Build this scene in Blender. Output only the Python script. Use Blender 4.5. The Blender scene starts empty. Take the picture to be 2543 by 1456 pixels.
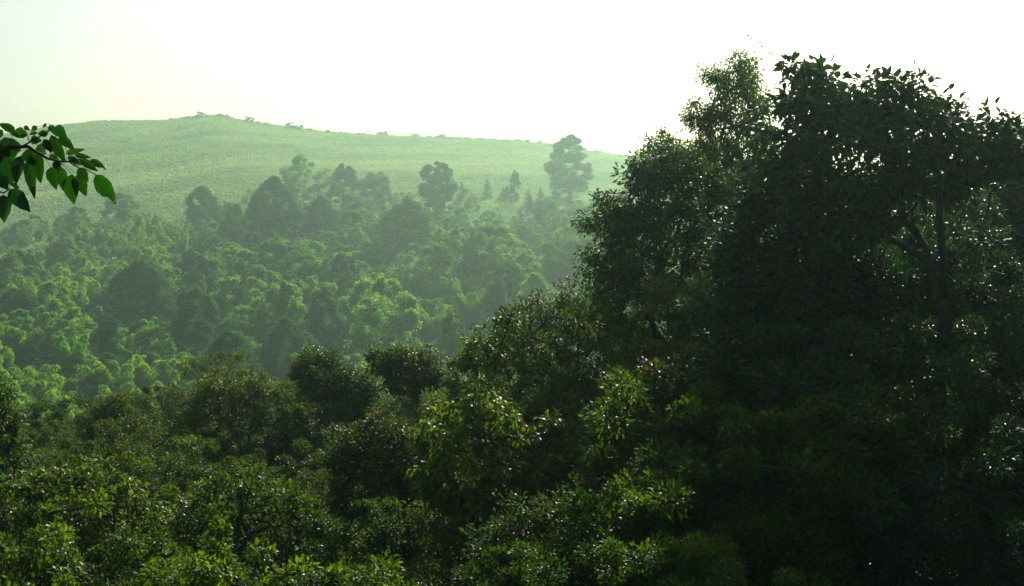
import bpy, math, random
import numpy as np
from mathutils import Vector
R = math.radians
SC = bpy.context.scene
COL = SC.collection

# ------------------------------------------------------------------ camera
FPX, CX, CY = 1422.2, 512.0, 293.0
PITCH = 2.536
cam_d = bpy.data.cameras.new("camera"); cam_d.lens = 50; cam_d.sensor_width = 36
cam_d.clip_start = 0.05; cam_d.clip_end = 4000
cam = bpy.data.objects.new("camera", cam_d); COL.objects.link(cam)
cam.location = (0, 0, 0); cam.rotation_euler = (R(90 - PITCH), 0, 0)
SC.camera = cam

# ------------------------------------------------------------------ light
SUN_EL, SUN_AZ = 30.0, 17.0            # azimuth to the right of the view direction
w = bpy.data.worlds.new("World"); SC.world = w; w.use_nodes = True
nt = w.node_tree; nt.nodes.clear()
sky = nt.nodes.new("ShaderNodeTexSky"); sky.sky_type = 'NISHITA'; sky.sun_disc = False
sky.sun_elevation = R(SUN_EL); sky.sun_rotation = R(SUN_AZ)
sky.air_density = 1.0; sky.dust_density = 2.8; sky.ozone_density = 0.8; sky.altitude = 100
bg = nt.nodes.new("ShaderNodeBackground"); bg.inputs[1].default_value = 0.09
wo = nt.nodes.new("ShaderNodeOutputWorld")
nt.links.new(sky.outputs[0], bg.inputs[0]); nt.links.new(bg.outputs[0], wo.inputs[0])
sd = bpy.data.lights.new("sun", 'SUN'); sd.energy = 5.0; sd.angle = R(0.5); sd.color = (1.0, 0.95, 0.84)
so = bpy.data.objects.new("sun", sd); COL.objects.link(so)
sdir = Vector((math.sin(R(SUN_AZ)) * math.cos(R(SUN_EL)), math.cos(R(SUN_AZ)) * math.cos(R(SUN_EL)), math.sin(R(SUN_EL))))
so.rotation_euler = sdir.to_track_quat('Z', 'Y').to_euler(); so.location = (0, 0, 60)
SC.view_settings.view_transform = 'Standard'; SC.view_settings.look = 'None'
SC.view_settings.exposure = 0.3; SC.view_settings.gamma = 1.0
SC.render.engine = 'CYCLES'
cy = SC.cycles
cy.use_denoising = True; cy.denoising_prefilter = 'ACCURATE'; cy.max_bounces = 5; cy.diffuse_bounces = 2; cy.glossy_bounces = 1
cy.transmission_bounces = 3; cy.volume_bounces = 0; cy.transparent_max_bounces = 4
cy.use_adaptive_sampling = True; cy.adaptive_threshold = 0.015
HAZE_DENSITY = 0.00040

# ------------------------------------------------------------------ projection helpers (D = picture units, 2542 wide)
K = 2542 / 1024.0
cp, sp = math.cos(R(PITCH)), math.sin(R(PITCH))
def slope(row):                         # dz/dy of a picture row (1024 wide frame)
    a = CY - row
    return (a * cp - FPX * sp) / (FPX * cp + a * sp)
def at(xd, yd, y):                      # world point on the plane at distance y
    x = xd / K - CX; a = CY - yd / K
    dy = FPX * cp + a * sp
    return np.array([x * y / dy, y, (a * cp - FPX * sp) * y / dy])
def proj(p):
    yc = p[1] * cp - p[2] * sp; zc = p[1] * sp + p[2] * cp
    return (CX + FPX * p[0] / yc) * K, (CY - FPX * zc / yc) * K

# ------------------------------------------------------------------ noise
def _h(ix, iy, s):
    n = (ix * 374761393 + iy * 668265263 + s * 974711) & 0x7fffffff
    n = ((n ^ (n >> 13)) * 1274126177) & 0x7fffffff
    return ((n ^ (n >> 16)) & 0xffff) / 65535.0
def noise(x, y, s=0):
    x = np.asarray(x, float); y = np.asarray(y, float)
    ix = np.floor(x).astype(np.int64); iy = np.floor(y).astype(np.int64)
    fx = x - ix; fy = y - iy; fx = fx * fx * (3 - 2 * fx); fy = fy * fy * (3 - 2 * fy)
    a = _h(ix, iy, s); b = _h(ix + 1, iy, s); c = _h(ix, iy + 1, s); d = _h(ix + 1, iy + 1, s)
    return (a * (1 - fx) + b * fx) * (1 - fy) + (c * (1 - fx) + d * fx) * fy - 0.5
def sstep(t): t = np.clip(t, 0, 1); return t * t * (3 - 2 * t)

# ------------------------------------------------------------------ terrain
Y0, YR = 296.0, 445.0
PY = [-80, -5, 0, 6, 20, 35, 60, 80, 96, 120, 150, 180, 230, 296]
PZ = [2.0, -1.75, -1.8, -4.8, -11, -14, -16.5, -18, -23.5, -27.5, -25.5, -20, -9.5, 3.0]
FX = np.array([-500, 0, 300, 600, 900, 1300, 1600, 3000]) / K
FROW = np.array([590, 585, 555, 525, 515, 520, 530, 560]) / K
RX = np.array([-800, -200, 0, 160, 260, 410, 500, 550, 620, 700, 800, 950, 1100, 1300, 1450, 1560, 1900, 2542, 3300]) / K
RROW = np.array([420, 360, 334, 311, 301, 299, 287, 286, 301, 312, 325, 335, 342, 351, 373, 388, 425, 450, 520]) / K
def row_of(tabx, tabr, u): return np.interp(CX + u * FPX, tabx, tabr)
def slopev(row):
    a = CY - row
    return (a * cp - FPX * sp) / (FPX * cp + a * sp)
def terrain(x, y):
    x = np.asarray(x, float); y = np.asarray(y, float)
    u = x / np.maximum(y, 60.0)
    zn = np.interp(y, PY, PZ)
    foot = slopev(row_of(FX, FROW, u)) * Y0
    ridge = slopev(row_of(RX, RROW, u)) * YR
    z = zn + (foot - PZ[-1]) * sstep((y - 170) / (Y0 - 170))
    t = (y - Y0) / (YR - Y0)
    hill = foot + (ridge - foot) * np.clip(t, 0, 1) ** 0.97
    hill = np.where(t > 1, ridge - np.minimum((y - YR) * 0.22, 75), hill)
    z = np.where(y > Y0, hill, z)
    # spur on the right that carries the near trees, spur on the left
    z = z + 3.5 * sstep((x - 1) / 13) * sstep((80 - y) / 40) * sstep((y - 3) / 12)
    am = sstep((y - 100) / 60)
    z = z + am * (noise(x / 46 + 5, y / 26, 1) * 3.0 * (1 - sstep((y - 300) / 60)) )
    edge = 1 - np.clip(1 - np.abs(y - YR) / 14, 0, 1) * 0.8
    g = sstep((y - 250) / 60) * edge
    yy = y - 0.35 * x
    z = z + g * (noise(x / 22, yy / 11, 2) * 1.0 + noise(x / 6, yy / 5, 3) * 0.35)
    z = z + (1 - am) * noise(x / 6, y / 6, 4) * 0.8 * sstep((y - 4) / 6)
    return z
def tz(x, y): return float(terrain(x, y))
# The terrain above follows image rows at assumed distances; far(y) scales distant geometry up about the camera, so that the
# grassy hill is pushed 600 to 1000 m away with its trees enlarged alike, and gathers more of the even haze.
def far(y): return 1 + 2.13 * np.maximum(np.asarray(y, float) - 100, 0) ** .952 / np.maximum(np.asarray(y, float), 1.0)
def farmap(V, yref): return np.asarray(V, float) * np.asarray(far(yref), float)[..., None]  # scales points outward from the camera at the origin

# ------------------------------------------------------------------ mesh helpers
def mk_mesh(name, verts, faces_flat, loop_counts, mat, tone=None, smooth=False):
    me = bpy.data.meshes.new(name)
    nv = len(verts); nl = len(faces_flat); nf = len(loop_counts)
    me.vertices.add(nv); me.loops.add(nl); me.polygons.add(nf)
    me.vertices.foreach_set("co", np.asarray(verts, np.float32).ravel())
    me.loops.foreach_set("vertex_index", np.asarray(faces_flat, np.int32))
    st = np.zeros(nf, np.int32); st[1:] = np.cumsum(loop_counts)[:-1]
    me.polygons.foreach_set("loop_start", st)
    me.polygons.foreach_set("loop_total", np.asarray(loop_counts, np.int32))
    if smooth: me.polygons.foreach_set("use_smooth", np.ones(nf, bool))
    me.update(calc_edges=True)
    if tone is not None:
        a = me.attributes.new("tone", 'FLOAT', 'POINT'); a.data.foreach_set("value", np.asarray(tone, np.float32))
    if mat: me.materials.append(mat)
    return me
def link(name, me, parent=None, loc=None):
    o = bpy.data.objects.new(name, me); COL.objects.link(o)
    if parent: o.parent = parent
    if loc is not None: o.location = loc
    return o
def thing(name, label, cat, loc=(0, 0, 0), rz=0.0, group=None, scale=None):
    o = bpy.data.objects.new(name, None); COL.objects.link(o)
    o.empty_display_size = 0.3
    o.location = loc; o.rotation_euler = (0, 0, rz)
    if scale is not None: o.scale = scale
    o['label'] = label; o['category'] = cat
    if group: o['group'] = group
    return o

def unit(v): return v / np.maximum(np.linalg.norm(v, axis=-1, keepdims=True), 1e-9)
def leaf_arrays(P, D, N, L, W, lod=0, curl=0.15, fold=0.18, tone=None):
    """leaves as real folded blades; P base, D direction, N rough normal"""
    n = len(P); D = unit(D); S = unit(np.cross(D, N)); N = np.cross(S, D)
    L = np.broadcast_to(L, (n,))[:, None]; W = np.broadcast_to(W, (n,))[:, None]
    if lod == 0:
        V = np.stack([P, P + D * L * .45 + S * W * .5 + N * W * fold, P + D * L - N * L * curl, P + D * L * .45 - S * W * .5 + N * W * fold], 1)
        f = np.array([0, 1, 2, 0, 2, 3]); cnt = [3, 3]
    else:
        V = np.stack([P, P + D * L * .3 + N * L * curl * .1, P + D * L * .7 - N * L * curl * .25, P + D * L - N * L * curl,
                      P + D * L * .28 + S * W * .5 + N * W * fold, P + D * L * .68 + S * W * .38 + N * (W * fold - L * curl * .25),
                      P + D * L * .28 - S * W * .5 + N * W * fold, P + D * L * .68 - S * W * .38 + N * (W * fold - L * curl * .25)], 1)
        f = np.array([0, 4, 1, 0, 1, 6, 1, 4, 5, 2, 1, 2, 7, 6, 2, 5, 3, 2, 3, 7]); cnt = [3, 3, 4, 4, 3, 3]
    k = V.shape[1]
    F = (f[None, :] + (np.arange(n) * k)[:, None]).ravel()
    T = np.repeat(tone if tone is not None else np.zeros(n), k)
    return V.reshape(-1, 3), F, np.tile(cnt, n), T

def tube_arrays(segs, sides=5):
    """segs: list of (p0, p1, r0, r1)"""
    if not len(segs): return np.zeros((0, 3)), np.zeros(0, int), np.zeros(0, int)
    p0 = np.array([s[0] for s in segs]); p1 = np.array([s[1] for s in segs])
    r0 = np.array([s[2] for s in segs]); r1 = np.array([s[3] for s in segs])
    d = unit(p1 - p0); a = np.where(np.abs(d[:, 2:3]) > .9, np.array([[1., 0, 0]]), np.array([[0, 0, 1.]]))
    s = unit(np.cross(d, a)); t = np.cross(d, s)
    ang = np.arange(sides) * 2 * math.pi / sides
    ring = s[:, None] * np.cos(ang)[None, :, None] + t[:, None] * np.sin(ang)[None, :, None]
    V = np.concatenate([p0[:, None] + ring * r0[:, None, None], (p1 + d * 0.2 * r1[:, None])[:, None] + ring * r1[:, None, None]], 1)
    f = []
    for i in range(sides): f += [i, (i + 1) % sides, sides + (i + 1) % sides, sides + i]
    f = np.array(f)
    F = (f[None] + (np.arange(len(segs)) * 2 * sides)[:, None]).ravel()
    return V.reshape(-1, 3), F, np.full(len(segs) * sides, 4)

def skeleton(C, base, rng, rmin=0.012, rbase=0.16, trunk_top=None, wob=0.12, limbs=()):
    """limbs from the base to each clump centre: each joins the nearest node already built"""
    nodes = [np.array(base, float)]; par = [-1]
    tt = np.array(trunk_top if trunk_top is not None else [base[0], base[1], base[2] + 0.35 * (C[:, 2].max() - base[2])], float)
    steps = 5; prev = 0
    for i in range(1, steps + 1):
        q = nodes[0] + (tt - nodes[0]) * i / steps
        if i < steps: q = q + rng.normal(0, wob * .5, 3) * np.array([1, 1, 0])
        nodes.append(q); par.append(prev); prev = len(nodes) - 1
    for pl in limbs:
        pj = int(np.argmin(np.linalg.norm(np.array(nodes) - pl[0], axis=1)))
        for q in pl[1:]:
            q0 = nodes[pj]
            for i in (1, 2, 3): nodes.append(q0 + (q - q0) * i / 3 + rng.normal(0, .03, 3)); par.append(pj); pj = len(nodes) - 1
    order = np.argsort(np.linalg.norm(C - tt, axis=1))
    ends = []
    for ci in order:
        c = C[ci]; A = np.array(nodes)
        dz = c[2] - A[:, 2]
        d = np.linalg.norm(A - c, axis=1) + np.where(dz < -0.1, 1.5 * -dz, 0) + np.where(np.arange(len(A)) < 3, 3, 0)
        j = int(np.argmin(d)); dist = np.linalg.norm(A[j] - c)
        m = max(1, int(dist / 0.9)); pj = j
        for i in range(1, m + 1):
            q = A[j] + (c - A[j]) * i / m
            if i < m: q = q + rng.normal(0, wob * dist * .2, 3) + np.array([0, 0, wob * dist * .3 * math.sin(math.pi * i / m)])
            nodes.append(q); par.append(pj); pj = len(nodes) - 1
        ends.append(pj)
    wgt = np.zeros(len(nodes)); 
    for e in ends: wgt[e] += 1
    for i in range(len(nodes) - 1, 0, -1): wgt[par[i]] += wgt[i]
    rad = np.maximum(rmin, rbase * np.sqrt(wgt / max(wgt[0], 1)) * 0.9)
    segs = []
    for i in range(1, len(nodes)):
        segs.append((nodes[par[i]], nodes[i], min(rad[par[i]], rad[i] * 1.5), rad[i]))
    return segs

def clump_leaves(C, RC, n_per, L, W, rng, lod=0, droop=0.4, flat=0.75, outward=None, curl=.15, spread=1.0, shell=0.5):
    """leaves around each clump centre, pointing outward and hanging"""
    k = len(C); idx = np.repeat(np.arange(k), n_per) if np.isscalar(n_per) else np.repeat(np.arange(k), n_per)
    n = len(idx)
    d = unit(rng.normal(size=(n, 3))); r = rng.random(n) ** shell
    off = d * r[:, None] * RC[idx][:, None]; off[:, 2] *= flat
    P = C[idx] + off
    D = d * spread + rng.normal(0, .45, (n, 3)); D[:, 2] -= droop
    if outward is not None: D += outward[idx] * .5
    N = np.array([0, 0, 1.0]) + rng.normal(0, .55, (n, 3)) + d * .4
    ct = rng.random(k)
    tone = np.clip(.5 * ct[idx] + .5 * rng.random(n), 0, 1)
    LL = L * (0.65 + .6 * rng.random(n)); WW = W * (0.7 + .5 * rng.random(n))
    return leaf_arrays(P, D, N, LL, WW, lod, curl, tone=tone)

# ------------------------------------------------------------------ materials
def nodes(name):
    m = bpy.data.materials.new(name); m.use_nodes = True; t = m.node_tree; t.nodes.clear()
    return m, t, t.nodes.new
def leaf_material(name, cols, trans_col, trans=0.38, rough=0.45, spec=0.5, var=0.25, odd=None):
    m, t, nn = nodes(name); lk = t.links.new
    at_ = nn("ShaderNodeAttribute"); at_.attribute_name = "tone"
    ramp = nn("ShaderNodeValToRGB"); e = ramp.color_ramp.elements
    pts = [(i / max(1, len(cols) - 1) * (0.955 if odd else 1.0), c) for i, c in enumerate(cols)]
    if odd: pts.append((0.985, odd))
    e[0].position = pts[0][0]; e[0].color = (*pts[0][1], 1); e[1].position = pts[1][0]; e[1].color = (*pts[1][1], 1)
    for p_, c in pts[2:]:
        x = e.new(p_); x.color = (*c, 1)
    lk(at_.outputs['Fac'], ramp.inputs[0])
    oi = nn("ShaderNodeObjectInfo")
    mr = nn("ShaderNodeMapRange"); mr.inputs[3].default_value = 1 - var; mr.inputs[4].default_value = 1 + var
    lk(oi.outputs['Random'], mr.inputs[0])
    mh = nn("ShaderNodeMath"); mh.operation = 'MULTIPLY_ADD'; mh.inputs[1].default_value = 7.31; mh.inputs[2].default_value = 0.0
    fr = nn("ShaderNodeMath"); fr.operation = 'FRACT'; lk(oi.outputs['Random'], mh.inputs[0]); lk(mh.outputs[0], fr.inputs[0])
    mr2 = nn("ShaderNodeMapRange"); mr2.inputs[3].default_value = 0.5 - 0.012; mr2.inputs[4].default_value = 0.5 + 0.022
    lk(fr.outputs[0], mr2.inputs[0])
    hs = nn("ShaderNodeHueSaturation"); lk(ramp.outputs[0], hs.inputs['Color']); lk(mr.outputs[0], hs.inputs['Value']); lk(mr2.outputs[0], hs.inputs['Hue'])
    b = nn("ShaderNodeBsdfPrincipled"); b.inputs['Roughness'].default_value = rough; b.inputs['Specular IOR Level'].default_value = spec
    lk(hs.outputs[0], b.inputs['Base Color'])
    tc = nn("ShaderNodeTexCoord"); nz = nn("ShaderNodeTexNoise"); nz.inputs['Scale'].default_value = 1.1; nz.inputs['Detail'].default_value = 3
    lk(tc.outputs['Object'], nz.inputs['Vector']); mg = nn("ShaderNodeMapRange"); mg.inputs[1].default_value = .38; mg.inputs[2].default_value = .66
    mg.inputs[3].default_value = rough; mg.inputs[4].default_value = min(.8, rough + .32); lk(nz.outputs[0], mg.inputs[0]); lk(mg.outputs[0], b.inputs['Roughness'])
    tr = nn("ShaderNodeBsdfTranslucent")
    mx = nn("ShaderNodeMix"); mx.data_type = 'RGBA'; mx.blend_type = 'MULTIPLY'; mx.inputs[0].default_value = 1
    lk(hs.outputs[0], mx.inputs[6]); mx.inputs[7].default_value = (*trans_col, 1); lk(mx.outputs[2], tr.inputs[0])
    ms = nn("ShaderNodeMixShader"); ms.inputs[0].default_value = trans
    lk(b.outputs[0], ms.inputs[1]); lk(tr.outputs[0], ms.inputs[2])
    o = nn("ShaderNodeOutputMaterial"); lk(ms.outputs[0], o.inputs[0])
    return m
def bark_material(name, c0, c1, sc=6.0):
    m, t, nn = nodes(name); lk = t.links.new
    tc = nn("ShaderNodeTexCoord"); nz = nn("ShaderNodeTexNoise"); nz.inputs['Scale'].default_value = sc; nz.inputs['Detail'].default_value = 5
    lk(tc.outputs['Object'], nz.inputs['Vector'])
    r = nn("ShaderNodeValToRGB"); r.color_ramp.elements[0].color = (*c0, 1); r.color_ramp.elements[1].color = (*c1, 1)
    r.color_ramp.elements[0].position = .35; r.color_ramp.elements[1].position = .7
    lk(nz.outputs[0], r.inputs[0]); b = nn("ShaderNodeBsdfPrincipled"); b.inputs['Roughness'].default_value = .85
    lk(r.outputs[0], b.inputs['Base Color'])
    bp = nn("ShaderNodeBump"); bp.inputs['Strength'].default_value = .5; lk(nz.outputs[0], bp.inputs['Height']); lk(bp.outputs[0], b.inputs['Normal'])
    o = nn("ShaderNodeOutputMaterial"); lk(b.outputs[0], o.inputs[0]); return m

TC = (3.1, 3.1, 1.0)
M = {}
TN = (3.1, 3.1, .8)
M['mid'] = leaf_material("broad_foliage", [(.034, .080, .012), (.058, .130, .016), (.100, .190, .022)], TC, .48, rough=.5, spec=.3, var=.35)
M['middark'] = leaf_material("dark_foliage", [(.014, .042, .010), (.024, .066, .013), (.054, .115, .015)], TC, .38, rough=.55, spec=.25, var=.25)
M['bamboo'] = leaf_material("bamboo_foliage", [(.050, .115, .010), (.080, .170, .014), (.120, .215, .020)], TC, .5, rough=.5, spec=.3, var=.2)
M['conifer'] = leaf_material("needle_foliage", [(.012, .036, .016), (.020, .050, .018), (.032, .066, .018)], TC, .15, rough=.6, spec=.2, var=.2)
M['shrub'] = leaf_material("shrub_foliage", [(.034, .072, .016), (.056, .105, .018), (.095, .140, .028)], TC, .4, rough=.5, spec=.3, var=.3)
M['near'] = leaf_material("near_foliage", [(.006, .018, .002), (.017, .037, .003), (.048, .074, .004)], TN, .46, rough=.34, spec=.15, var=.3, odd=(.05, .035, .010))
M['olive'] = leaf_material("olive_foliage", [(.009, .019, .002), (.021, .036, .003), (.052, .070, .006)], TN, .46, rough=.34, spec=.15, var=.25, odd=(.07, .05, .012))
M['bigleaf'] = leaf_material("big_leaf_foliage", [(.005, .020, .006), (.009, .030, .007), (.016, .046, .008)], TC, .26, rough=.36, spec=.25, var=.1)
M['bright'] = leaf_material("bright_leaf_foliage", [(.013, .030, .002), (.034, .064, .003), (.085, .125, .006)], TN, .46, rough=.32, spec=.18, var=.15, odd=(.10, .07, .01))
M['red'] = leaf_material("young_red_leaves", [(.050, .040, .010), (.09, .038, .014), (.13, .05, .024)], (2.2, 1.6, .9), .38, rough=.36, spec=.3, var=.1)
M['branchleaf'] = leaf_material("overhanging_leaf", [(.007, .026, .003), (.012, .040, .004), (.020, .056, .005)], (2.0, 2.8, .3), .30, rough=.40, spec=.3, var=.25, odd=(.16, .12, .02))
M['grass'] = leaf_material("hill_grass", [(.120, .185, .072), (.165, .235, .092), (.205, .270, .112), (.250, .285, .135)], (1.9, 2.0, 1.2), .48, rough=.6, spec=.3, var=.0)
M['bark'] = bark_material("bark", (.010, .008, .005), (.034, .026, .018))
M['culm'] = bark_material("bamboo_stem", (.050, .075, .02), (.09, .12, .035), 2.0)
def soil_mat():
    m, t, nn = nodes("ground_cover"); lk = t.links.new
    g = nn("ShaderNodeNewGeometry"); sx = nn("ShaderNodeSeparateXYZ"); lk(g.outputs['Position'], sx.inputs[0])
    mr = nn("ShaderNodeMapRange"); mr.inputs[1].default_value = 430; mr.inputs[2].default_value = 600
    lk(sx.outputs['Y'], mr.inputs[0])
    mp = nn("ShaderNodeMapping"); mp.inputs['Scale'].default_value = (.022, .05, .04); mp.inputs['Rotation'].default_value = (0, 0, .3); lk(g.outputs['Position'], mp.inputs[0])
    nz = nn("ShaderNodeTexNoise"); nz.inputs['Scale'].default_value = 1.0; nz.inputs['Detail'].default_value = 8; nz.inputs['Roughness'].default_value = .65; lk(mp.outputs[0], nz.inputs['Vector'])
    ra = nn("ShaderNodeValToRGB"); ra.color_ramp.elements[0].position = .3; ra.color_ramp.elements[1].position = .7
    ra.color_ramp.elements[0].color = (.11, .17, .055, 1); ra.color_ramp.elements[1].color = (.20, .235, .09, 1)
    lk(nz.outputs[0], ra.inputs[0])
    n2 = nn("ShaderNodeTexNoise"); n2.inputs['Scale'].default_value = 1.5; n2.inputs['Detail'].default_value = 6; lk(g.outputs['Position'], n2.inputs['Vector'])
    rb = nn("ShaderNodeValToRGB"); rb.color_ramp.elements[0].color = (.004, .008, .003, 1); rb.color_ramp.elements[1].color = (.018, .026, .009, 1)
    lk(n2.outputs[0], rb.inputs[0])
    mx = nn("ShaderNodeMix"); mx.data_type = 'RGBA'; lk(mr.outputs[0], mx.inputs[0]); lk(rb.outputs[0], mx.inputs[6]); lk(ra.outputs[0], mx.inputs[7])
    b = nn("ShaderNodeBsdfPrincipled"); b.inputs['Roughness'].default_value = .95; b.inputs['Specular IOR Level'].default_value = .1
    lk(mx.outputs[2], b.inputs['Base Color'])
    bp = nn("ShaderNodeBump"); bp.inputs['Strength'].default_value = .6; bp.inputs['Distance'].default_value = .8
    n3 = nn("ShaderNodeTexNoise"); n3.inputs['Scale'].default_value = .6; n3.inputs['Detail'].default_value = 10; n3.inputs['Roughness'].default_value = .7
    lk(g.outputs['Position'], n3.inputs['Vector']); lk(n3.outputs[0], bp.inputs['Height']); lk(bp.outputs[0], b.inputs['Normal'])
    o = nn("ShaderNodeOutputMaterial"); lk(b.outputs[0], o.inputs[0]); return m
M['soil'] = soil_mat()

# ------------------------------------------------------------------ ground sheet (one sheet: near spur, valley and the grassy hill)
ys = np.concatenate([np.linspace(-80, 0, 12)[:-1], np.linspace(0, 100, 70)[:-1], np.linspace(100, 250, 80)[:-1], np.linspace(250, 460, 190)[:-1], np.linspace(460, 1000, 25)])
ss = np.linspace(-1, 1, 241)
X = ss[None, :] * (70 + np.abs(ys)[:, None] * .75); Yg = np.broadcast_to(ys[:, None], X.shape)
Z = terrain(X, Yg); _G = farmap(np.stack([X, Yg, Z], -1), Yg); X, Yg, Z = _G[..., 0], _G[..., 1], _G[..., 2]
nr, nc = X.shape
ii = np.arange(nr * nc).reshape(nr, nc)
F = np.stack([ii[:-1, :-1], ii[:-1, 1:], ii[1:, 1:], ii[1:, :-1]], -1).reshape(-1)
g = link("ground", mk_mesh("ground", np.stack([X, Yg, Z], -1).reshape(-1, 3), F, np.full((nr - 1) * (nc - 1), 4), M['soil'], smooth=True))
g['kind'] = 'structure'; g['label'] = "grassy hillside falling to a wooded valley and the near spur"

# ------------------------------------------------------------------ grass on the hill
def stuff(name, me, label, cat):
    o = link(name, me); o['kind'] = 'stuff'; o['label'] = label; o['category'] = cat; return o
def make_grass():
    rng = np.random.default_rng(5)
    n = 110000
    y = Y0 - 70 + (YR + 4 - Y0 + 70) * rng.random(n) ** .9
    u = rng.uniform(-.40, .30, n); x = u * y
    fy = 262 + 26 * noise(x / 20, x * 0 + 3.3, 9)
    leftp = (u < -.27)
    keep = (y > fy) | (leftp & (y > 226)) | (rng.random(n) < .25)
    x, y = x[keep], y[keep]; n = len(x)
    nf = 2600; xf = rng.uniform(-.06, .30, nf) * YR; yf = YR - 1.5 + rng.random(nf) * 2
    x = np.concatenate([x, xf]); y = np.concatenate([y, yf]); n = len(x)
    z = terrain(x, y)
    h = .30 + .25 * rng.random(n) + .6 * np.clip(noise(x / 9, y / 9, 11), 0, 1)
    h[-nf:] = .35 + 1.5 * np.clip(noise(xf / 2.2, yf * 0, 15) + noise(xf / .7, yf * 0, 16) * .8, 0, 1)
    nb = 3
    idx = np.repeat(np.arange(n), nb)
    P = np.stack([x[idx] + rng.normal(0, .3, n * nb), y[idx] + rng.normal(0, .3, n * nb), z[idx] - .08], 1)
    D = np.stack([rng.normal(-.35, .35, n * nb), rng.normal(-.1, .35, n * nb), np.ones(n * nb)], 1)
    N = rng.normal(size=(n * nb, 3)); N[:, 2] *= .2
    pt = noise(x / 34, (y - .5 * x) / 15, 12) * 1.2 + noise(x / 8, (y - .6 * x) / 6, 13) * .7 + noise(x / 2.5, y / 2.5, 14) * .35 + .45
    tone = np.clip(pt[idx] + rng.normal(0, .04, n * nb), 0, 1)
    V, F, c, T = leaf_arrays(P, D, N, h[idx], .16 + .1 * rng.random(n * nb), 0, .25, tone=tone)
    V = farmap(V, V[:, 1]); return mk_mesh("hill_grass", V, F, c, M['grass'], T)
stuff("grass", make_grass(), "long pale green grass covering the open hill", "grass")

# ------------------------------------------------------------------ tree prototypes
PROF = {
 'round': [(0, .75), (.2, .95), (.45, 1), (.7, .88), (.88, .6), (1, .15)],
 'haystack': [(0, 1), (.3, .97), (.55, .80), (.78, .55), (.92, .3), (1, .06)],
 'column': [(0, .65), (.3, .95), (.6, 1), (.85, .7), (1, .12)],
 'spire': [(0, 1), (.2, .85), (.6, .45), (.9, .15), (1, .03)],
 'loose': [(0, .55), (.25, .85), (.5, 1), (.75, .95), (.92, .55), (1, .2)],
 'mound': [(0, 1), (.4, .95), (.75, .7), (1, .15)],
}
def proto_tree(kind, w, h, nclump, nleaf, L, W, mat, seed, lod=0, base_frac=.08, rc=.2, droop=.4, rbase=.14, lobes=.22, sides=4):
    """a tree of crown width w and height h standing at the origin: returns (crown mesh, trunk mesh)"""
    rng = np.random.default_rng(seed)
    pr = PROF[kind]; px_, py_ = [p[0] for p in pr], [p[1] for p in pr]
    nl = max(6, nclump // 9); tl = np.linspace(.04, .93, nl); pl = np.arange(nl) * 2.4 + rng.random() * 6 + rng.normal(0, .4, nl)
    rl = np.interp(tl, px_, py_) * (w / 2) * (1 + lobes * 1.3 * rng.normal(size=nl) * .6)
    LC = np.stack([np.cos(pl) * rl * .66, np.sin(pl) * rl * .66, h * (base_frac + (1 - base_frac) * tl)], 1)
    LR = w * (.17 + .13 * rng.random(nl)) * np.interp(tl, [0, .7, 1], [1, .9, .6])
    li = rng.integers(0, nl, nclump); dv = unit(rng.normal(size=(nclump, 3)) + unit(LC[li] * [1, 1, 0] + 1e-6) * .5 + [0, 0, .35])
    C = LC[li] + dv * LR[li][:, None] * (.55 + .5 * rng.random((nclump, 1))) * [1, 1, 1.15]
    C[:, 2] = np.clip(C[:, 2], h * .03, h * (1 + .03 * rng.normal(size=nclump))); t = np.clip(C[:, 2] / h, 0, 1)
    if kind in ('haystack', 'column', 'mound'):
        lim = np.interp(t, px_, py_) * w * .56; rr = np.hypot(C[:, 0], C[:, 1]); q_ = np.minimum(1, lim / np.maximum(rr, 1e-3)); C[:, 0] *= q_; C[:, 1] *= q_
    RC = w * rc * (.6 + .7 * rng.random(nclump)) * np.interp(t, [0, .8, 1], [1, .9, .55])
    out = unit(C - np.array([0, 0, h * .35]))
    V, F, c, T = clump_leaves(C, RC, nleaf, L, W, rng, lod, droop, .7, out, shell=.45)
    segs = skeleton(C, (0, 0, -.4), rng, .015 * (h / 8), rbase, None, .1)
    tv, tf, tcn = tube_arrays(segs, sides)
    return mk_mesh(kind + "_crown", V, F, c, mat, T), mk_mesh(kind + "_trunk", tv, tf, tcn, M['bark'], smooth=True)

def proto_spire(w, h, seed):
    rng = np.random.default_rng(seed); tiers = 16; C = []; RC = []
    for i in range(tiers):
        t = i / (tiers - 1); r = w / 2 * (1 - t) ** .9 + .08
        for k in range(7 if t < .8 else 3):
            a = rng.random() * 6.28; q = r * (.45 + .55 * rng.random())
            C.append([math.cos(a) * q, math.sin(a) * q, h * (.06 + .94 * t) - .12 * q]); RC.append(.16 * w * (1.1 - .7 * t))
    C = np.array(C); RC = np.array(RC)
    V, F, c, T = clump_leaves(C, RC, 42, .22, .07, rng, 0, .1, .5, unit(C * np.array([1, 1, 0]) + 1e-4), shell=.5)
    segs = [((0, 0, -.4), (0, 0, h * .5), .1, .06), ((0, 0, h * .5), (0, 0, h), .06, .015)]
    segs += [((0, 0, c_[2] + .05), tuple(c_), .02, .01) for c_ in C[::3]]
    tv, tf, tcn = tube_arrays([(np.array(a, float), np.array(b, float), r0, r1) for a, b, r0, r1 in segs], 4)
    return mk_mesh("spire_crown", V, F, c, M['conifer'], T), mk_mesh("spire_trunk", tv, tf, tcn, M['bark'])

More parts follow.
